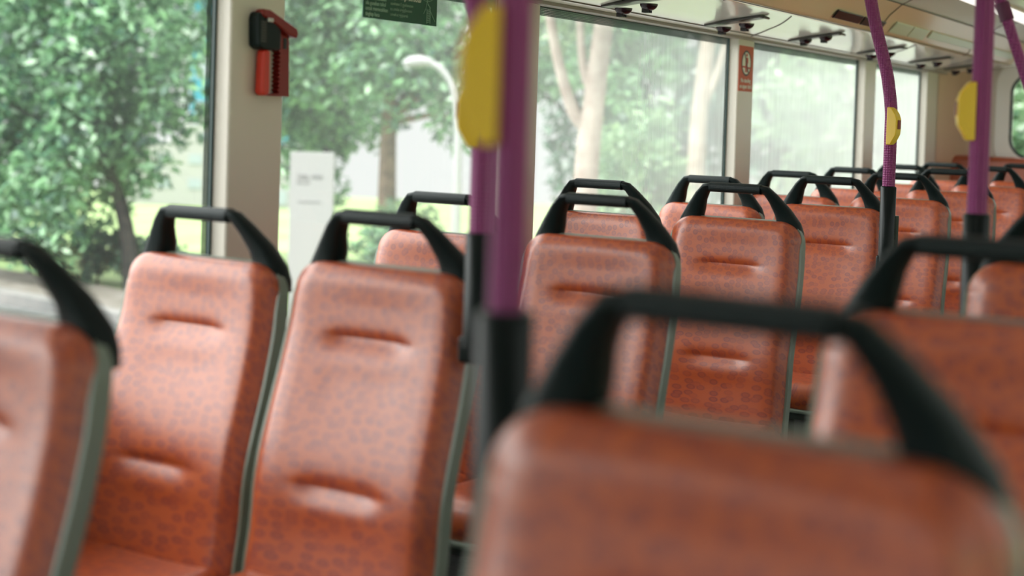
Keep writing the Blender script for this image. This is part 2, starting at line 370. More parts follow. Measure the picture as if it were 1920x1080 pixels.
# ================================================================== SEATS
PZ = [(.36, -.150), (.40, -.145), (.47, -.130), (.55, -.125), (.61, -.112), (.67, -.092), (.75, -.065), (.85, -.036), (.94, -.024), (.98, -.020)]
zs_, ys_ = zip(*PZ)
def py_(z): # smoothed profile
    return sum(float(np.interp(z+d, zs_, ys_)) for d in (-.03, -.015, 0, .015, .03))/5
HB, ZC0, ZC1, RC = .2215, .375, .974, .065
def half(z, hb=HB, z1=ZC1, rc=RC):
    wv = hb-.004-.012*max(0, (z-.62)/.35)**2
    if z > z1-rc:
        t = (z-(z1-rc))/rc; wv -= rc*(1-math.sqrt(max(0, 1-t*t)))
    return wv
def back_cushion():
    nx, zs = 44, []
    z = ZC0
    while z < ZC1-RC: zs.append(z); z += .0058
    zs += [ZC1-RC+RC*math.sin(R(a)) for a in np.linspace(0, 90, 22)][0:21]+[ZC1-.00005]
    v = []; f = []
    for z in zs:
        h = half(z)
        for i in range(nx+1):
            s = -1+2*i/nx; s = math.copysign(abs(s)**.8, s) if abs(s) > 0 else 0
            x = s*h
            d = min(h-abs(x), ZC1-z)
            if z > ZC1-RC:
                rr = math.hypot(max(0, abs(x)-(HB-.016-RC)), z-(ZC1-RC)); 
                if abs(x) > HB-.016-RC: d = RC-rr
            d = max(0, d); re = .050
            wb_ = .033-.015*max(0, min(1, (z-(ZC1-RC))/RC)); e = .95*.004*math.log1p(math.exp((wb_-d)/.004))+(.006*(1-d/.006)**2 if d < .006 else 0)
            # seat is gently hollow between the side bolsters
            hollow = .012*(1-min(1, (x/.15)**2))*(1 if z < .9 else max(0, (ZC1-z)/.074))*.6
            bol = 0
            y = py_(z)+e+hollow+bol
            for zc, k in ((.838, 1.0), (.570, 1.0)):
                hx = 1/(1+math.exp((abs(x)-.086)/.012)); t = z-zc
                y += hx*.017*(math.exp(-t/.010) if t > 0 else math.exp(t/.045)-.0)*k - hx*.007*math.exp(-((t+.035)/.03)**2)
            v.append((x, y, z))
    W = nx+1; n = len(zs)
    f = [(j*W+i, j*W+i+1, (j+1)*W+i+1, (j+1)*W+i) for j in range(n-1) for i in range(nx)]
    # rim: back edge
    rim = [j*W for j in range(n)]+[(n-1)*W+i for i in range(1, nx)]+[j*W+nx for j in range(n-1, -1, -1)]
    b0 = len(v)
    for r_ in rim: x, y, z = v[r_]; v.append((x, py_(z)+.050-.010*max(0, min(1, (z-.9)/.06)), z))
    f += [(rim[i], rim[i+1], b0+i+1, b0+i) for i in range(len(rim)-1)]
    # back sheet
    m_ = len(rim); f += [(b0+i, b0+i+1, b0+m_-2-i, b0+m_-1-i) for i in range(m_//2-1)]
    return MB().add(v, f)
def shell_mb():
    pts = []
    zs = list(np.linspace(.30, ZC1+.001-.066, 26))+[ZC1+.001-.066+.066*math.sin(R(a)) for a in np.linspace(4, 90, 14)]
    v = []
    for z in zs:
        h = max(.0, half(z, HB-.0005, ZC1+.0015, .066)+.003); y = py_(min(z, .97)); k_ = .030+.020*max(0, min(1, (z-.90)/.07)); e_ = .064-.008*max(0, min(1, (z-.93)/.04))
        v += [(-h, y+k_, z), (-h, y+e_, z), (-max(0, h-.03), y+e_+.012, z), (max(0, h-.03), y+e_+.012, z), (h, y+e_, z), (h, y+k_, z)]
    n = len(zs); f = []
    for j in range(n-1):
        for i in range(6): f.append((j*6+i, j*6+(i+1) % 6, (j+1)*6+(i+1) % 6, (j+1)*6+i))
    f.append(tuple(range(6))[::-1]); f.append(tuple((n-1)*6+i for i in range(6)))
    return MB().add(v, f)
OUT = [(.080, .0), (.104, -.005), (.130, -.030), (.163, -.070), (.191, -.112), (.201, -.140), (.202, -.165)]
INN = [(.080, -.0265), (.090, -.031), (.103, -.054), (.114, -.087), (.122, -.115), (.126, -.140), (.127, -.165)]
def arch(path_o, path_i, dep):
    n = 14; v = []
    for (o, i, d) in zip(path_o, path_i, dep):
        o, i = Vector((o[0], 0, o[1])), Vector((i[0], 0, i[1])); c = (o+i)/2; h = (o-i)/2
        for k in range(n):
            a = 2*math.pi*k/n; ca, sa = math.cos(a), math.sin(a)
            p = 2/2.8; sx = math.copysign(abs(ca)**p, ca); sy = math.copysign(abs(sa)**p, sa)
            q = c+h*sx; v.append((q.x, sy*d/2+.32*max(0, 0-q.z-.02)*0+.02*(q.z/.15)*-1*0, q.z))
    m_ = len(path_o)
    f = [(j*n+k, j*n+(k+1) % n, (j+1)*n+(k+1) % n, (j+1)*n+k) for j in range(m_-1) for k in range(n)]
    f += [tuple(range(n)), tuple((m_-1)*n+k for k in range(n))]
    return v, f
ZH = 1.080
def handle_mb():
    dep = [.034, .036, .042, .050, .058, .062, .062]
    po = [(-x, z) for x, z in OUT[::-1]]+[(-.04, -.001), (.04, -.001)]+OUT
    pi = [(-x, z) for x, z in INN[::-1]]+[(-.04, -.0255), (.04, -.0255)]+INN
    v, f = arch(po, pi, dep[::-1]+[.032, .032]+dep)
    return MB().add([(x, y+.043*max(0, min(1, (-z-.01)/.085)), z+ZH) for x, y, z in v], f)
def grip_mb():
    xs = np.linspace(-.0815, .0815, 9)
    v, f = arch([(x, .0015) for x in xs], [(x, -.0285) for x in xs], [.037]*9)
    return MB().add([(x, y, z+ZH) for x, y, z in v], f)
def base_cushion():
    nx, ny = 30, 30; v = []; D = .43
    for j in range(ny+1):
        t = j/ny; y = -.085-D*t
        for i in range(nx+1):
            s = -1+2*i/nx; x = s*.217
            yy = y
            if t > .85: yy = y+.03*(abs(s)**4)*(t-.85)/.15
            d = min(.217-abs(x), D*(1-t)); e = 0
            if d < .05: e = .05*(1-math.sqrt(max(0, 1-(1-d/.05)**2)))
            z = .402+.028*math.exp(-((t-.85)/.25)**2)-.012*(1-s*s)-e
            v.append((x, yy, z))
    W = nx+1; f = [(j*W+i, j*W+i+1, (j+1)*W+i+1, (j+1)*W+i) for j in range(ny) for i in range(nx)]
    rim = [i for i in range(W)]+[j*W+nx for j in range(1, ny+1)]+[ny*W+i for i in range(nx-1, -1, -1)]+[j*W for j in range(ny-1, 0, -1)]
    b0 = len(v); v += [(v[r_][0]*.97, v[r_][1]*.97-.004, .335) for r_ in rim]; m_ = len(rim)
    f += [(rim[i], rim[(i+1) % m_], b0+(i+1) % m_, b0+i) for i in range(m_)]+[tuple(b0+i for i in range(m_))]
    return MB().add(v, f)
GL = 'two by two upper-deck seats facing the camera'
def make_seat():
    r_ = empty('bus_seat')
    back_cushion().build('backrest_cushion', M['vinyl'], r_, smooth=True)
    sh = shell_mb().build('back_shell', M['shell'], r_, bevel=.006, seg=2)
    base_cushion().build('seat_cushion', M['vinyl_flat'], r_, smooth=True)
    MB().box((-.208, -.50, .300), (.208, -.03, .338)).build('seat_pan', M['pan'], r_, bevel=.012)
    MB().box((-.216, -.52, .326), (.216, -.06, .338)).build('pan_rim', M['shell'], r_, bevel=.004)
    h = handle_mb().build('grab_handle', M['handle'], r_, bevel=.002, seg=2)
    grip_mb().build('grip', M['grip'], h, smooth=True)
    lg = MB(); lg.box((-.035, -.40, .03), (.035, -.12, .302)); lg.box((-.15, -.46, 0), (.15, -.06, .03)); lg.build('pedestal', M['pan'], r_, bevel=.008)
    return r_
proto = make_seat()
kids = lambda o: [c for c in bpy.data.objects if c.parent == o]
def copy_tree(o, parent=None):
    c = o.copy(); C.objects.link(c)
    if parent is not None: c.parent = parent
    for ch in list(kids(o)): copy_tree(ch, c)
    return c
ROWY = [1.235, 2.135, 3.035, 3.94, 4.845, 5.745, 6.612, 7.510, 8.415]
XW, XA, XRA = -2.017, -1.556, -.383
seats = []
ord_ = ['first', 'second', 'third', 'fourth', 'fifth', 'sixth', 'seventh', 'eighth', 'ninth']
dzw = {1: -.016, 2: -.016, 3: -.002, 4: -.009, 5: -.006, 6: -.004, 7: -.002, 8: -.004}
dza = {0: .010, 1: .002, 2: .006, 3: .010, 4: .012, 5: .008, 6: .010, 7: .010, 8: .010}
lab_w = {1: 'orange patterned window seat in front of the pillar with the red emergency hammer',
         2: 'orange seat by the window, its headrest partly behind the thin purple pole',
         3: 'orange window seat under the pale forked tree trunk, just right of the big purple pole',
         4: 'orange window seat just below the pillar with the no-standing sign',
         5: 'orange window seat one row behind the pillar with the no-standing sign',
         6: 'orange window seat with a small grey-lit handle, just left of the bent purple pole',
         7: 'small far window seat directly right of and behind the bent purple pole',
         8: 'rearmost orange window seat, next to the back bench'}
lab_a = {0: 'blurred orange seat cut off at the left edge of the photo, with dark handle',
         1: 'large orange aisle seat at left centre, thin purple pole at its right shoulder',
         2: 'orange aisle seat directly right of the big near purple pole',
         3: 'sharpest orange aisle seat in mid picture, both backrest creases seen under the near black handle',
         4: 'orange aisle seat whose right shoulder touches the bent purple pole and its black sleeve',
         5: 'orange aisle seat just right of the black sleeve of the bent purple pole',
         6: 'orange aisle seat seen left of the straight purple pole with the yellow bell push',
         7: 'far orange aisle seat just right of the straight purple pole at the right',
         8: 'rearmost orange aisle seat at the right edge, right in front of the back bench'}
for k, y in enumerate(ROWY):
    if k > 0: seats.append((XW, y, dzw[k], lab_w[k]))
    seats.append((XA, y, dza[k], lab_a[k]))
for k, y, l_ in ((0, .965, 'very blurred nearest orange seat filling the bottom right, huge black handle'),
                 (1, 1.825, 'blurred orange seat behind the nearest one at the right edge, cut off by the frame'),
                 (2, 2.685, 'orange seat with rounded shoulder at the right edge, beside the straight purple pole sleeve')):
    seats.append((XRA, y, .055+(.010 if k == 0 else 0), l_))
for i, (x, y, dz, l_) in enumerate(seats):
    o = proto if i == 0 else copy_tree(proto)
    o.location = (x, y, dz)
    tag(o, l_, 'seat', GL)
# the base plates reach the floor: seats stand on low plinths
for i, (x0, x1, h) in enumerate(((XW-.21, XA+.21, 0), (XRA-.21, XR-.06, .055))):
    pass
pl = MB().box((-.62, -.6, 0), (XR-.065, 3.6, .055)).build('floor_plinth', M['floor']); tag(pl, kind='structure')
# rear bench
bn = empty('rear_bench', (0, 0, 0)); tag(bn, 'long orange-red bench across the rear wall under the back window', 'bench')
def bench_back():
    b = MB(); b.prism([(9.30, .38), (9.36, .50), (9.47, 1.07), (9.50, 1.105), (9.56, 1.105), (9.585, 1.06), (9.585, .38)], 'x', -2.23, -.0)
    return b
bench_back().build('backrest', M['vinyl'], bn, bevel=.02)
MB().box((-2.23, 8.92, .34), (0, 9.38, .46)).build('seat_cushion', M['vinyl'], bn, bevel=.03)
MB().box((-2.23, 8.98, 0), (0, 9.38, .34)).build('plinth', M['pan'], bn)

# ================================================================== POLES
def bell(parent, x, y, z0, z1, ang):
    h = z1-z0; c = math.cos(R(ang)); s = math.sin(R(ang))
    prof_ = [(.0, 0), (.016, 0), (.034, .27*h), (.036, .40*h), (.036, .68*h), (.030, .82*h), (.014, h), (.0, h)]
    b = MB(); b.prism(prof_, 'y', -.020, .020)
    v = [(x+px*c-py*s, y+px*s+py*c, z0+pz) for px, py, pz in b.v]
    o = MB().add(v, b.f).build('bell_push', M['yellow'], parent, bevel=.003)
    q = MB().box((.0355, -.011, .42*h), (.0385, .011, .66*h)); v = [(x+px*c-py*s, y+px*s+py*c, z0+pz) for px, py, pz in q.v]
    b2 = MB().add(v, q.f).build('button', M['darkred'], o, bevel=.001); return o
def sleeve(parent, x, y, z0, z1):
    b = MB(); b.tube([(x, y, z1), (x, y, z1-.004), (x, y, z0)], [.023, .0265, .0265], 20)
    b.tube([(x+.016, y+.018, z1-.10), (x+.016, y+.018, z0-.02)], .018, 16)
    b.build('sleeve', M['sleeve'], parent, smooth=True)
def pole(name, lab, x, y, pts, z_sl, z_bot, bz, ang, boff=None, r=.0210, lowz=.32):
    o = empty(name, (0, 0, 0)); tag(o, lab, 'pole')
    MB().tube([(x, y, z_sl-.03)]+[p for p in pts if p[2] > z_sl-.02], r, 24).build('tube', M['purple'], o, smooth=True)
    sleeve(o, x, y, z_bot, z_sl)
    bo = boff or (.012*math.cos(R(ang)), .012*math.sin(R(ang)))
    bell(o, x+bo[0], y+bo[1], bz[0], bz[1], ang)
    fo = MB(); fo.box((x-.03, y-.02, z_bot-.03), (x+.03, y+.06, z_bot+.02)); fo.build('bracket', M['sleeve'], o, bevel=.008)
    return o
def bend(x, y, zt=1.9, k=1.0):
    pts = [(x, y, .6), (x, y, 1.0), (x, y, 1.28)]
    for z, dx in ((1.34, -.002), (1.40, -.010), (1.46, -.021), (1.53, -.040), (1.60, -.060), (1.66, -.075), (1.72, -.088), (1.80, -.104), (1.89, -.12)):
        pts.append((x+dx*k, y, z))
    return pts
def densify(p, n=4):
    out = []; p = [Vector(q) for q in p]
    for i in range(len(p)-1):
        a, b_, c_, d_ = p[max(i-1, 0)], p[i], p[i+1], p[min(i+2, len(p)-1)]
        for k in range(n):
            t = k/n; out.append(.5*((2*b_)+(c_-a)*t+(2*a-5*b_+4*c_-d_)*t*t+(3*b_-a-3*c_+d_)*t**3))
    return out+[p[-1]]
pole('grab_pole', 'thin purple pole bent at the top, at the shoulder of the large left centre seat', -1.300, 2.083, densify(bend(-1.300, 2.083)), 1.064, .86, (1.215, 1.335), 215)
pole('grab_pole', 'sharp purple pole bending left at the top, yellow bell push on its right', -1.306, 4.70, densify(bend(-1.306, 4.70)), 1.075, .82, (1.216, 1.343), -8, (-.002, -.020))
pole('grab_pole', 'big blurred purple pole with black sleeve in the middle of the photo', -.645, 1.082, [(-.645, 1.082, .6), (-.645, 1.082, 1.2), (-.645, 1.082, 1.9)], 1.095, .80, (1.245, 1.372), 205, r=.0168)
pole('grab_pole', 'straight purple pole near the right edge with yellow bell push on its left', -.631, 2.93, [(-.631, 2.93, .6), (-.631, 2.93, 1.2), (-.631, 2.93, 1.9)], 1.103, .72, (1.252, 1.372), 200, r=.0200)
ap = empty('grab_pole', (0, 0, 0)); tag(ap, 'slanting purple pole with collar in the top right corner, beside the straight pole', 'pole')
P0, P1_ = Vector((-.712, 3.5, 1.575)), Vector((-.660, 3.5, 1.425)); dd = (P1_-P0)
MB().tube([P0-dd*.25, P0+dd*.9, P0+dd*2.4, P0+dd*4.2], .0130, 20).build('tube', M['purple'], ap, smooth=True)
MB().tube([P0-dd*.06, P0+dd*.22], .0170, 20).build('collar', mat('collar', (.11, .015, .06), .45), ap, smooth=True)
MB().tube([P0-dd*.25+Vector((0, 0, .0)), P0-dd*.25+Vector((-.06, .03, .34))], .012, 12).build('hanger', M['purple'], ap, smooth=True)

# ================================================================== CEILING FITTINGS
def make_vent():
    r_ = empty('air_vent')
    sl = (1.700-1.664)/(.27)
    b = MB(); b.prism([(-.125, -.006), (.105, .026), (.118, .024), (.125, .018), (.120, .012), (.105, .016), (-.125, -.016)], 'y', -.036, .036)
    b.build('bezel', M['trimdark'], r_, bevel=.003)
    for cx in (-.055, .040):
        v = []; f = []; n = 20; rg = 7; zc = cx*.139-.010
        for j in range(rg):
            a = R(90*j/(rg-1)); rr = .031*math.cos(a)
            for i in range(n):
                t = 2*math.pi*i/n; v.append((cx+rr*math.cos(t), rr*math.sin(t), zc-.024*math.sin(a)))
        f = [(j*n+i, j*n+(i+1) % n, (j+1)*n+(i+1) % n, (j+1)*n+i) for j in range(rg-1) for i in range(n)]
        nz = MB().add(v, f).build('nozzle', M['blackred'], r_, smooth=True)
        fn = MB()
        for q in (-.012, 0, .012): fn.box((cx-.020, q-.0015, zc-.030), (cx+.006, q+.0015, zc-.012))
        fn.build('vane', M['black'], nz)
    return r_
M['trimdark'] = mat('trimdark', (.06, .055, .05), .35)
vents = [(4.27, 'black twin-nozzle air vent cut by the top edge, above the scratched window'),
         (5.17, 'black twin-nozzle air vent on the white panel above the no-standing sign'),
         (6.15, 'black air vent with nearly flat nozzles, second right of the no-standing sign'),
         (7.20, 'black air vent partly behind the bent purple pole'),
         (8.20, 'black twin air vent just right of the bent purple pole top'),
         (9.06, 'rearmost black twin air vent, just left of the straight purple pole')]
vp = make_vent()
for i, (y, l_) in enumerate(vents):
    o = vp if i == 0 else copy_tree(vp)
    o.location = (-2.062, y, on_prof(-2.062)-.014); tag(o, l_, 'vent', 'air vents over the windows')
    if i == 2:
        for c in kids(o):
            if c.name.startswith('nozzle'): c.location.z = .014
# dark slot grille and pale service panels on the tan cove
def cove_pt(t, y):
    # t in 0..1 up the cove face
    a, c = Vector((-1.829, 0, 1.718)), Vector((-1.775, 0, 1.783)); p = a+(c-a)*t; return Vector((p.x+.004, y, p.z-.003))
def cove_plate(t0, t1, y0, y1, off=.003):
    nrm = Vector((.77, 0, -.64)); q = [cove_pt(t0, y0), cove_pt(t0, y1), cove_pt(t1, y1), cove_pt(t1, y0)]
    v = [p+nrm*.0 for p in q]+[p+nrm*off for p in q]
    return MB().add(v, [(0, 1, 2, 3), (4, 5, 6, 7), (0, 1, 5, 4), (1, 2, 6, 5), (2, 3, 7, 6), (3, 0, 4, 7)])
sg = empty('slot_grille', (0, 0, 0)); tag(sg, 'pair of black rounded slots in the tan ceiling cove, left of the bent pole', 'grille')
for y0, y1 in ((5.60, 5.95), (5.98, 6.30)): cove_plate(.12, .62, y0, y1, .006).build('slot', M['black'], sg, bevel=.004)
sp = empty('service_panel', (0, 0, 0)); tag(sp, 'pale green rectangular cover plates in the ceiling cove right of the bent pole', 'panel')
for y0, y1 in ((6.45, 6.74), (6.76, 7.04)): cove_plate(.08, .80, y0, y1, .005).build('cover', M['panel'], sp, bevel=.002)
lp = empty('service_panel', (0, 0, 0)); tag(lp, 'long pale green cover strip along the ceiling cove toward the rear', 'panel')
cove_plate(.30, .80, 7.10, 9.2, .004).build('cover', M['panel'], lp, bevel=.002)
# ceiling light diffusers
for i, (y0, y1) in enumerate(((.3, 2.2), (2.6, 4.5), (4.9, 6.3), (6.45, 8.9))):
    for sgn in (-1, 1):
        x = XC+sgn*.50
        t = empty('ceiling_light', (x, (y0+y1)/2, 1.885)); 
        tag(t, 'flush white light strip in the white ceiling', 'light', 'flush ceiling light strips')
        L = (y1-y0)/2
        MB().box((-.075, -L, -.010), (.075, L, .006)).build('frame', M['tan'], t, bevel=.003)
        MB().box((-.062, -L+.01, -.014), (.062, L-.01, -.006)).build('diffuser', mat('diffuser', (.8, .8, .8), .3, emit=(1, .97, .90), est=1.7), t, bevel=.003)

# ================================================================== SIGNS, HAMMER
def text_mb(parent, name, body, size, loc, m, sx=1, ext=.0004, bold=0, align='CENTER'):
    cu = bpy.data.curves.new(name, 'FONT'); cu.body = body; cu.size = size; cu.align_x = align; cu.extrude = ext; cu.offset = bold; cu.resolution_u = 3
    o = bpy.data.objects.new(name, cu); C.objects.link(o); bpy.context.view_layer.update()
    me = bpy.data.meshes.new_from_object(o.evaluated_get(bpy.context.evaluated_depsgraph_get())); bpy.data.objects.remove(o)
    # text faces +x: right is +y, up is z
    me.transform(Matrix(((0, 0, 1, loc[0]), (sx, 0, 0, loc[1]), (0, 1, 0, loc[2]), (0, 0, 0, 1))))
    me.materials.clear(); me.materials.append(m); return link(name, me, None, parent)
M['sorange'] = mat('sorange', (.55, .085, .025), .45); M['swhite'] = mat('swhite', (.80, .78, .72), .5)
M['sgrey'] = mat('sgrey', (.06, .055, .06), .5); M['sred'] = mat('sred', (.50, .05, .04), .5)
M['sgreen'] = mat('sgreen', (.008, .085, .045), .4); M['spale'] = mat('spale', (.35, .52, .42), .5)
xs = XI+.0012
ns = empty('no_standing_sign', (0, 0, 0)); tag(ns, 'orange sticker on the pillar with a crossed-out standing person', 'sign')
MB().box((XI-.0005, 5.664, 1.413), (xs, 5.829, 1.611)).build('backing', M['sorange'], ns)
cyy, czz = 5.747, 1.536
def disc(x0, x1, r, n=40, ry=1.0): 
    b = MB(); b.prism([(cyy+r*ry*math.cos(2*math.pi*k/n), czz+r*math.sin(2*math.pi*k/n)) for k in range(n)], 'x', x0, x1); return b
disc(xs, xs+.0006, .056).build('ring', M['sgrey'], ns)
disc(xs+.0005, xs+.0010, .048).build('disc', M['swhite'], ns)
fg = MB(); x0, x1 = xs+.0010, xs+.0015
fg.prism([(cyy+.002+.0085*math.cos(a*.4), czz+.036+.0075*math.sin(a*.4)) for a in range(16)], 'x', x0, x1)
fg.prism([(cyy-.012, czz+.025), (cyy+.016, czz+.025), (cyy+.019, czz+.006), (cyy+.012, czz-.004), (cyy+.012, czz-.040), (cyy+.003, czz-.040), (cyy, czz-.012), (cyy-.004, czz-.040), (cyy-.013, czz-.040), (cyy-.012, czz-.002)], 'x', x0, x1)
fg.prism([(cyy-.046, czz-.020), (cyy-.014, czz-.020), (cyy-.014, czz-.013), (cyy-.046, czz-.013)], 'x', x0, x1)
fg.prism([(cyy+.014, czz-.024), (cyy+.044, czz-.024), (cyy+.044, czz-.016), (cyy+.014, czz-.016)], 'x', x0, x1)
fg.build('pictogram', M['sred'], ns)
a = R(-60); dx_, dz_ = math.cos(a), math.sin(a); nx_, nz_ = -dz_, dx_
MB().prism([(cyy-dx_*.050+nx_*.0045, czz-dz_*.050+nz_*.0045), (cyy+dx_*.050+nx_*.0045, czz+dz_*.050+nz_*.0045), (cyy+dx_*.050-nx_*.0045, czz+dz_*.050-nz_*.0045), (cyy-dx_*.050-nx_*.0045, czz-dz_*.050-nz_*.0045)], 'x', x1, x1+.0005).build('slash', M['sgrey'], ns)
text_mb(ns, 'lettering', 'No standing\non upper deck', .0255, (xs+.0006, cyy-.001, 1.452), M['swhite'], sx=.93, bold=.0006)
# green emergency notice on the glass
xg = XL+.006
gn = empty('emergency_notice', (0, 0, 0)); tag(gn, 'dark green notice with white text and a hammer drawing, stuck high on the window', 'sign')
MB().box((xg-.002, 3.030, 1.528), (xg, 3.388, 1.628)).build('backing', M['sgreen'], gn)
for i, s in enumerate(('Dalam kecemasan', 'sila gunakan tukul', 'untuk memecahkan', 'tingkap kaca')):
    text_mb(gn, 'lettering', s, .0155, (xg+.0006, 3.040, 1.5795-i*.0150), M['spale'], sx=.85, bold=.0002, align='LEFT')
text_mb(gn, 'lettering', '\u0b85\u0bb5\u0b9a\u0bb0\u0b95\u0bbe\u0bb2\u0bae\u0bcd', .0230, (xg+.0006, 3.155, 1.5905), M['swhite'], sx=.95, bold=.0004, align='LEFT')
for i, s in enumerate(('\u0b95\u0ba3\u0bcd\u0ba3\u0bbe\u0b9f\u0bbf \u0b9c\u0ba9\u0bcd\u0ba9\u0bb2\u0bc8', '\u0b89\u0b9f\u0bc8\u0b95\u0bcd\u0b95 \u0b9a\u0bc1\u0ba4\u0bcd\u0ba4\u0bbf\u0baf\u0bb2\u0bc8', '\u0baa\u0baf\u0ba9\u0bcd\u0baa\u0b9f\u0bc1\u0ba4\u0bcd\u0ba4\u0bb5\u0bc1\u0bae\u0bcd')):
    text_mb(gn, 'lettering', s, .0100, (xg+.0006, 3.155, 1.5725-i*.0150), M['spale'], sx=.95, align='LEFT')
cr = MB(); cy_, cz_ = 3.335, 1.596
for yy, zz in ((3.305, 1.602), (3.322, 1.622), (3.345, 1.622), (3.362, 1.604), (3.318, 1.560), (3.352, 1.572)):
    cr.tube([(xg+.001, cy_, cz_), (xg+.001, (cy_+yy)/2+.003, (cz_+zz)/2-.001), (xg+.001, yy, zz)], .0007, 6)
cr.tube([(xg+.001, 3.338, 1.588), (xg+.001, 3.352, 1.580), (xg+.001, 3.350, 1.570)], .0008, 6)
cr.tube([(xg+.001, 3.352, 1.570), (xg+.001, 3.378, 1.540)], .0008, 6)
for z in np.arange(1.536, 1.572, .005): cr.tube([(xg+.001, 3.337, z), (xg+.001, 3.350, z+.003)], .0008, 6)
cr.tube([(xg+.001, 3.335, 1.533), (xg+.001, 3.335, 1.575)], .0009, 6)
cr.tube([(xg+.001, 3.352, 1.533), (xg+.001, 3.352, 1.573)], .0009, 6)
cr.build('drawing', M['spale'], gn)
# emergency hammer in its holder on the first pillar
hm = empty('emergency_hammer', (XI, 2.595, 1.40)); tag(hm, 'red and black emergency window hammer in a toothed red holder on the pillar', 'hammer')
hd = MB(); hd.prism([(-.072, .100), (-.062, .108), (-.040, .108), (.060, .070), (.066, .060), (.062, .045), (.035, .050), (-.020, .075), (-.066, .090)], 'x', .012, .040)
hd.build('hammer_head', M['darkred'], hm, bevel=.006)
cs = MB(); cs.prism([(-.075, .020), (-.060, .012), (.000, .012), (.006, .020), (.006, .062), (-.030, .092), (-.055, .104), (-.073, .100), (-.078, .085)], 'x', .001, .036)
case = cs.build('holder_cap', M['handle'], hm, bevel=.006)
rb = MB()
for q in range(8): rb.box((.035, -.070, .030+q*.0065), (.0375, -.052, .0335+q*.0065))
rb.build('ribs', M['trimdark'], case)
MB().box((.030, -.052, .078), (.0425, -.032, .088)).build('clip', M['steel'], hm, bevel=.002)
gr = MB(); gr.prism([(-.052, .012), (-.030, .012), (-.028, -.088), (-.034, -.098), (-.052, -.098), (-.056, -.088)], 'x', .006, .034)
gr.build('hammer_grip', M['red'], hm, bevel=.007)
tr_ = MB()
teeth = [(.050, .062), (.056, -.098), (-.040, -.098), (-.040, -.092), (.010, -.092)]
for q in range(10):
    z = -.088+q*.0105; teeth += [(.020, z), (.010, z+.005)]
teeth += [(.020, .018), (-.010, .020), (-.010, .030), (.020, .062)]
tr_.prism(teeth, 'x', .001, .022); tr_.build('toothed_holder', M['darkred'], hm, bevel=.0015, seg=2)
MB().box((.0215, .028, .018), (.024, .040, .044)).build('slot', M['black'], hm, bevel=.001)

# ================================================================== OUTSIDE
FX, FY = -math.sin(YAW), math.cos(YAW)
def gz(x, y):
    d = FX*x+FY*y; return -2.1-(.055*(d-30) if d > 30 else 0)
def ground(name, x0, x1, y0, y1, st, m, lift=0, mask=None):
    xs = np.arange(x0, x1+st, st); ys = np.arange(y0, y1+st, st); b = MB()
    v = [(x, y, gz(x, y)+lift) for y in ys for x in xs]; W = len(xs)
    f = [(j*W+i, j*W+i+1, (j+1)*W+i+1, (j+1)*W+i) for j in range(len(ys)-1) for i in range(W-1)]
    return b.add(v, f).build(name, m)
tag(ground('ground_lawn', -170, 60, -40, 190, 5, M['lawn'], -.02), kind='structure')
rd = MB().add([(-60, 21.3, -2.1), (-13, 14.6, -2.1), (-6.5, 12.2, -2.1), (-5.5, 60, -2.1), (8, 60, -2.1), (8, -30, -2.1), (-60, -30, -2.1)], [tuple(range(7))])
tag(rd.build('ground_road', M['asphalt']), kind='structure')
KL = [(-60, 21.3), (-30, 17.05), (-13, 14.6), (-9, 13.4), (-6.5, 12.2), (-6.0, 14), (-5.5, 60)]
kb = MB(); n = len(KL)
def offs(P, d):
    out = []
    for i, p in enumerate(P):
        a, c = Vector(P[max(i-1, 0)]), Vector(P[min(i+1, len(P)-1)]); t = (c-a).normalized(); out.append((p[0]-t.y*d, p[1]+t.x*d))
    return out
for P_, Q_, z0, z1 in ((KL, offs(KL, .35), -2.1, -1.93),):
    v = [(x, y, z0) for x, y in P_]+[(x, y, z1) for x, y in P_]+[(x, y, z1) for x, y in Q_]+[(x, y, z0) for x, y in Q_]
    kb.add(v, [(k*n+i, k*n+i+1, (k+1)*n+i+1, (k+1)*n+i) for k in range(3) for i in range(n-1)])
tag(kb.build('ground_kerb', M['kerb']), kind='structure')
pw = MB(); A_, B_ = offs(KL, .35), offs(KL, 1.9)
pw.add([(x, y, -1.96) for x, y in A_[:5]]+[(x, y, -1.96) for x, y in B_[:5]], [(i, i+1, 6+i, 5+i) for i in range(4)]); tag(pw.build('ground_footpath', M['path']), kind='structure')

def leaves(rng, blobs, count, size, droop=.3):
    vol = np.array([b[3]*b[4]*b[5] for b in blobs]); pr = vol**.75/np.sum(vol**.75)
    idx = rng.choice(len(blobs), count, p=pr); B = np.array(blobs)[idx]
    d = rng.normal(size=(count, 3)); d /= np.linalg.norm(d, axis=1)[:, None]
    rad = rng.uniform(.35, 1, count)**.45
    P = B[:, :3]+d*B[:, 3:6]*rad[:, None]
    P += rng.normal(size=P.shape)*.05
    n = d*np.array([.6, .6, .5])+rng.normal(size=d.shape)*.45+np.array([0, 0, .55]); n /= np.linalg.norm(n, axis=1)[:, None]
    a = np.cross(n, rng.normal(size=d.shape)); a /= np.linalg.norm(a, axis=1)[:, None]; b = np.cross(n, a)
    s = size*rng.uniform(.6, 1.3, count)[:, None]
    V = np.stack([P-a*s*.55, P-b*s*.26+n*s*.05, P+a*s*.6-n*s*.12, P+b*s*.26+n*s*.05], 1).reshape(-1, 3)
    return V
def foliage(name, rng, blobs, count, size, m, parent):
    V = leaves(rng, blobs, count, size); nf = count
    me = bpy.data.meshes.new(name); me.vertices.add(len(V)); me.vertices.foreach_set('co', V.astype(np.float32).ravel())
    me.loops.add(nf*4); me.loops.foreach_set('vertex_index', np.arange(nf*4, dtype=np.int32))
    me.polygons.add(nf); me.polygons.foreach_set('loop_start', np.arange(0, nf*4, 4, dtype=np.int32))
    me.update(); me.validate(); return link(name, me, m, parent)
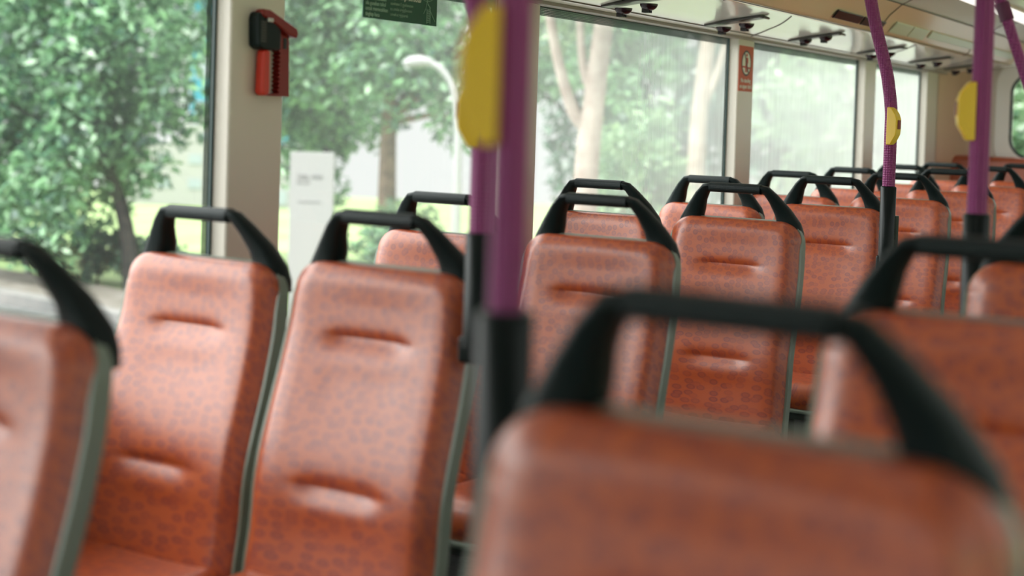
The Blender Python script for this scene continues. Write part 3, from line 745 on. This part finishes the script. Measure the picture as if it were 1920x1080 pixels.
def tree(lab, base, crown, n, size, leafm, bark, r0=.16, seed=1, trunk=None, blobs=14, cat='tree', group=None, name='tree', spread=.55):
    rng = np.random.default_rng(seed); bx, by = base; bz = gz(bx, by)
    o = empty(name, (bx, by, bz)); tag(o, lab, cat, group)
    cx, cy, cz, rx, ry, rz = crown; cx -= bx; cy -= by; cz -= bz
    bl = []
    nb = int(blobs*3.2)
    for k in range(nb):
        d = rng.normal(size=3); d /= np.linalg.norm(d); t = rng.uniform(.3, .95)
        s = rng.uniform(.15, .30)
        bl.append((cx+d[0]*rx*t, cy+d[1]*ry*t, cz+d[2]*rz*t, rx*s, ry*s, rz*s))
    foliage('foliage', rng, bl, n, size, leafm, o)
    tb = MB()
    if trunk is None and r0 > 0:
        top = Vector((cx, cy, cz)); p0 = Vector((0, 0, -.05)); mid = (p0+top)/2+Vector((rng.uniform(-.2, .2), rng.uniform(-.2, .2), -.3))
        mid.x *= .45; mid.y *= .45
        tb.tube(densify([p0, mid, top], 5), list(np.linspace(r0, r0*.45, 11)), 10)
        for b_ in bl[:9]:
            q = Vector(b_[:3]); s_ = p0.lerp(top, .62) if q.z > .4*top.z else p0.lerp(top, .45)
            s_ = mid.lerp(top, .3)
            tb.tube([s_, s_.lerp(q, .5)+Vector((0, 0, .12)), q], [r0*.4, r0*.25, r0*.08], 7)
    elif trunk:
        for pts, rr in trunk: tb.tube(densify([(x-bx, y-by, z-bz) for x, y, z in pts], 4), list(np.linspace(rr[0], rr[1], (len(pts)-1)*4+1)), 12)
    if tb.v: tb.build('trunk', bark, o, smooth=True)
    return o
GT = 'trees outside the windows'
# far left big tree
tree('large leafy tree filling the left window, dark trunk at its lower right', (-18.55, 17.95), (-19.9, 17.6, 1.7, 2.6, 2.0, 4.3), 14000, .22, M['leaf_mid'], M['bark_dark'], .17, 3, blobs=26)
tree('leafy tree whose light crown shows at the top right of the left window', (-20.2, 23.0), (-20.2, 22.6, 3.5, 2.5, 2.0, 2.5), 7500, .21, M['leaf_mid'], M['bark_dark'], .13, 4, blobs=14)
tree('tree at the far left edge with a slim pale grey trunk', (-21.2, 17.9), (-22.4, 17.4, 1.6, 2.3, 2.0, 3.0), 7000, .21, M['leaf_mid'], add_noise(mat('bark_grey', (.3, .3, .3), .9), 5, (.25, .26, .28), (.42, .42, .42)), .07, 5, blobs=16)
# second window
tree('spreading leafy tree behind the curved white street lamp', (-16.6, 23.0), (-16.2, 22.4, 3.1, 3.8, 2.4, 2.7), 10500, .21, M['leaf_mid'], add_noise(mat('bark_brown', (.25, .15, .1), .9), 5, (.20, .13, .10), (.34, .22, .17)), .24, 6, blobs=26)
tree('shady tree just right of the hammer pillar, behind the white board', (-21.0, 26.4), (-20.4, 25.6, 1.7, 1.8, 2.0, 3.2), 6000, .22, M['leaf_mid'], M['bark_dark'], .13, 7, blobs=12)
tree('leafy tree half hidden behind the big purple pole', (-13.6, 26.2), (-13.6, 26.0, 2.9, 2.2, 2.0, 2.0), 4200, .22, M['leaf_mid'], M['bark_dark'], .13, 8, blobs=12)
# third window
tree('tree with thick pale forked trunk in the scratched window', (-7.95, 15.15), (-8.2, 15.1, 3.6, 2.0, 1.5, 1.3), 3000, .17, M['leaf_pale'], M['bark_pale'], .17, 9,
     trunk=[([(-7.98, 15.12, -2.1), (-7.95, 15.12, -.6), (-7.93, 15.13, .7), (-7.87, 15.15, 1.5), (-7.78, 15.2, 2.6), (-7.7, 15.3, 3.6)], (.19, .10)),
            ([(-7.92, 15.12, 1.15), (-8.1, 15.05, 1.35), (-8.32, 14.95, 2.1), (-8.5, 14.85, 3.2)], (.09, .05)),
            ([(-7.9, 15.13, 1.6), (-8.02, 15.1, 1.95), (-8.1, 15.1, 2.7)], (.07, .04))], blobs=8)
tree('tree with slimmer pale trunk near the right edge of the scratched window', (-9.5, 22.2), (-9.4, 22.4, 4.2, 2.2, 1.6, 1.6), 2600, .2, M['leaf_mid'], M['bark_pale'], .2, 10,
     trunk=[([(-9.6, 22.15, -2.2), (-9.52, 22.2, 0), (-9.5, 22.25, 1.5), (-9.35, 22.4, 3.6)], (.19, .12)), ([(-9.5, 22.22, 1.4), (-9.25, 22.35, 2.1), (-9.05, 22.4, 3.0)], (.08, .05))], blobs=8)
tree('rounded bright green bush between the two pale trunks', (-8.9, 18.4), (-8.75, 18.4, .35, .95, .9, 1.35), 3800, .13, M['leaf_pale'], M['bark_dark'], .08, 11, blobs=16, cat='shrub', name='bush')
for i, (bx, by, cz, rx, rz, n, l_) in enumerate(((-15.5, 33.5, 1.6, 3.2, 3.6, 6000, 'dark dense tree behind the forked pale trunk, left part of the scratched window'),
        (-12.2, 33.8, 2.2, 3.0, 3.4, 5600, 'dark dense tree behind the rounded bright bush'),
        (-10.0, 38.0, 1.8, 3.2, 3.6, 5200, 'dark tree seen at the right edge of the scratched window'))):
    tree(l_, (bx, by), (bx, by, cz, rx, 2.4, rz), n, .30, M['leaf_dark'], M['bark_dark'], .2, 20+i, blobs=18)
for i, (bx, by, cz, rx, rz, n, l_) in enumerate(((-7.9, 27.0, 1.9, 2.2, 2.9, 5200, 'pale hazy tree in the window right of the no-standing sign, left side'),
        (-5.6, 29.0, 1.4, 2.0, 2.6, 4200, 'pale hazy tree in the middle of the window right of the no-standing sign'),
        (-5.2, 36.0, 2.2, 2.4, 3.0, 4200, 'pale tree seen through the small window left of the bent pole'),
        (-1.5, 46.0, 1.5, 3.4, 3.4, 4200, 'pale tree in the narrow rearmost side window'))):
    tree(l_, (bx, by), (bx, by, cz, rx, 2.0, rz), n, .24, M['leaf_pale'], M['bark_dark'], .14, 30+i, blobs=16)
# low planting
for i, (bx, by, cz, r_, rz, n, m_, l_) in enumerate(((-19.9, 18.4, -1.55, 1.0, .55, 1500, 'leaf_dark', 'low dark shrub at the foot of the large left tree'),
        (-18.6, 18.7, -1.55, .9, .55, 1300, 'leaf_dark', 'low dark shrub right of the left tree trunk base'),
        (-21.6, 18.6, -1.65, .9, .45, 1100, 'leaf_dark', 'low dark shrub near the slim grey trunk'),
        (-21.4, 16.9, -.6, .75, .55, 900, 'leaf_pale', 'bright yellow-green bush at the left edge of the photo'),
        (-13.2, 18.4, -1.15, .75, .75, 1600, 'leaf_mid', 'leafy bush seen through the handle of the large left centre seat'),
        (-22.3, 24.8, -2.0, .6, .4, 400, 'leaf_mid', 'small bush on the bright lawn, seen through the window seat handle'),
        (-15.8, 22.3, -1.1, .9, .7, 1000, 'leaf_pale', 'pale bush to the right of the white board'))):
    o = tree(l_, (bx, by), (bx, by, cz, r_, r_, rz), n, .14, M[m_], M['bark_dark'], .04, 50+i, blobs=9, cat='shrub', name='bush')
sl = tree('slender sapling with thin crooked trunk, just left of the white board', (-14.7, 17.3), (-15.1, 17.3, .25, .35, .3, .25), 160, .14, M['leaf_mid'], M['bark_dark'], .04, 70,
     trunk=[([(-14.55, 17.35, -2.1), (-14.66, 17.3, -1.2), (-14.85, 17.2, -.5), (-14.83, 17.2, .2)], (.05, .025))], blobs=4)
# street lamp
la = empty('street_lamp', (-13.05, 20.1, -2.1)); tag(la, 'white street lamp with a curved arm against the trees', 'lamp')
MB().tube(densify([(0, 0, 0), (0, 0, 2.0), (-.03, 0, 3.35), (-.13, -.03, 3.85), (-.33, -.13, 4.15), (-.50, -.22, 4.24)], 5), [.085]*6+[.075]*10+[.06]*10, 14).build('pole', M['lampwhite'], la, smooth=True)
hb = MB().tube([(-.44, -.19, 4.24), (-.52, -.23, 4.26), (-.66, -.31, 4.27), (-.80, -.39, 4.25), (-.90, -.44, 4.22)], [.05, .085, .105, .095, .04], 14); hb.build('lamp_head', M['lampwhite'], la, smooth=True)
# white board
wb = empty('white_board', (-13.95, 17.25, -2.1)); tag(wb, 'tall blank-looking white signboard with faint grey print outside the second window', 'sign')
rz = YAW
wb.rotation_euler = (0, 0, rz)
MB().box((-.34, -.04, .05), (.36, .04, 2.70)).build('board', M['wallwhite'], wb, bevel=.01)
gp = mat('faintgrey', (.22, .22, .22), .8); mk = MB()
mk.box((-.22, -.046, 2.20), (-.03, -.041, 2.22)); mk.box((-.22, -.046, 2.20), (-.20, -.041, 2.36)); mk.box((-.18, -.046, 2.26), (-.05, -.041, 2.34)); mk.box((-.05, -.046, 2.2), (-.03, -.041, 2.28)); mk.box((.0, -.046, 2.28), (.18, -.041, 2.34))
mk.box((-.20, -.046, 1.90), (.16, -.041, 1.92))
mk.build('faint_print', gp, wb)
# far buildings
def bldg(lab, loc, rz, boxes, wins, mw, mg):
    o = empty('building', loc, rz); tag(o, lab, 'building')
    b = MB()
    for q in boxes: b.box(*q)
    wl = b.build('wall', mw, o)
    for q in wins: MB().box(*q).build('window', mg, o)
    return o
wins = [((x, -.06, z), (x+1.0, .02, z+.7)) for z in (1.6, 3.4) for x in (-4.2, -1.9, .4, 2.7)]+[((-1.2, -.06, 5.2), (-.2, .02, 5.7)), ((1.2, -.06, 5.2), (2.2, .02, 5.7)), ((4.4, -.1, .6), (5.4, .02, 1.6))]
bldg('white low building with a stepped roof behind the left tree', (-71, 76.5, -6.4), YAW, [((-6.5, 0, 0), (6.5, 6, 5.0)), ((-2.6, .0, 5), (3.4, 5, 6.3)), ((-1.2, .3, 6.3), (.4, 4, 7.0))], wins, M['wallwhite'], M['winblue'])
bldg('teal-blue glass tower glimpsed through the left tree', (-93, 103, -8), YAW, [((-4.5, 0, 0), (5.5, 8, 30))], [((x, -.08, z), (x+1.6, .02, z+1.8)) for z in np.arange(8, 27, 4) for x in (-4, -1, 2)], M['teal'], M['winblue'])
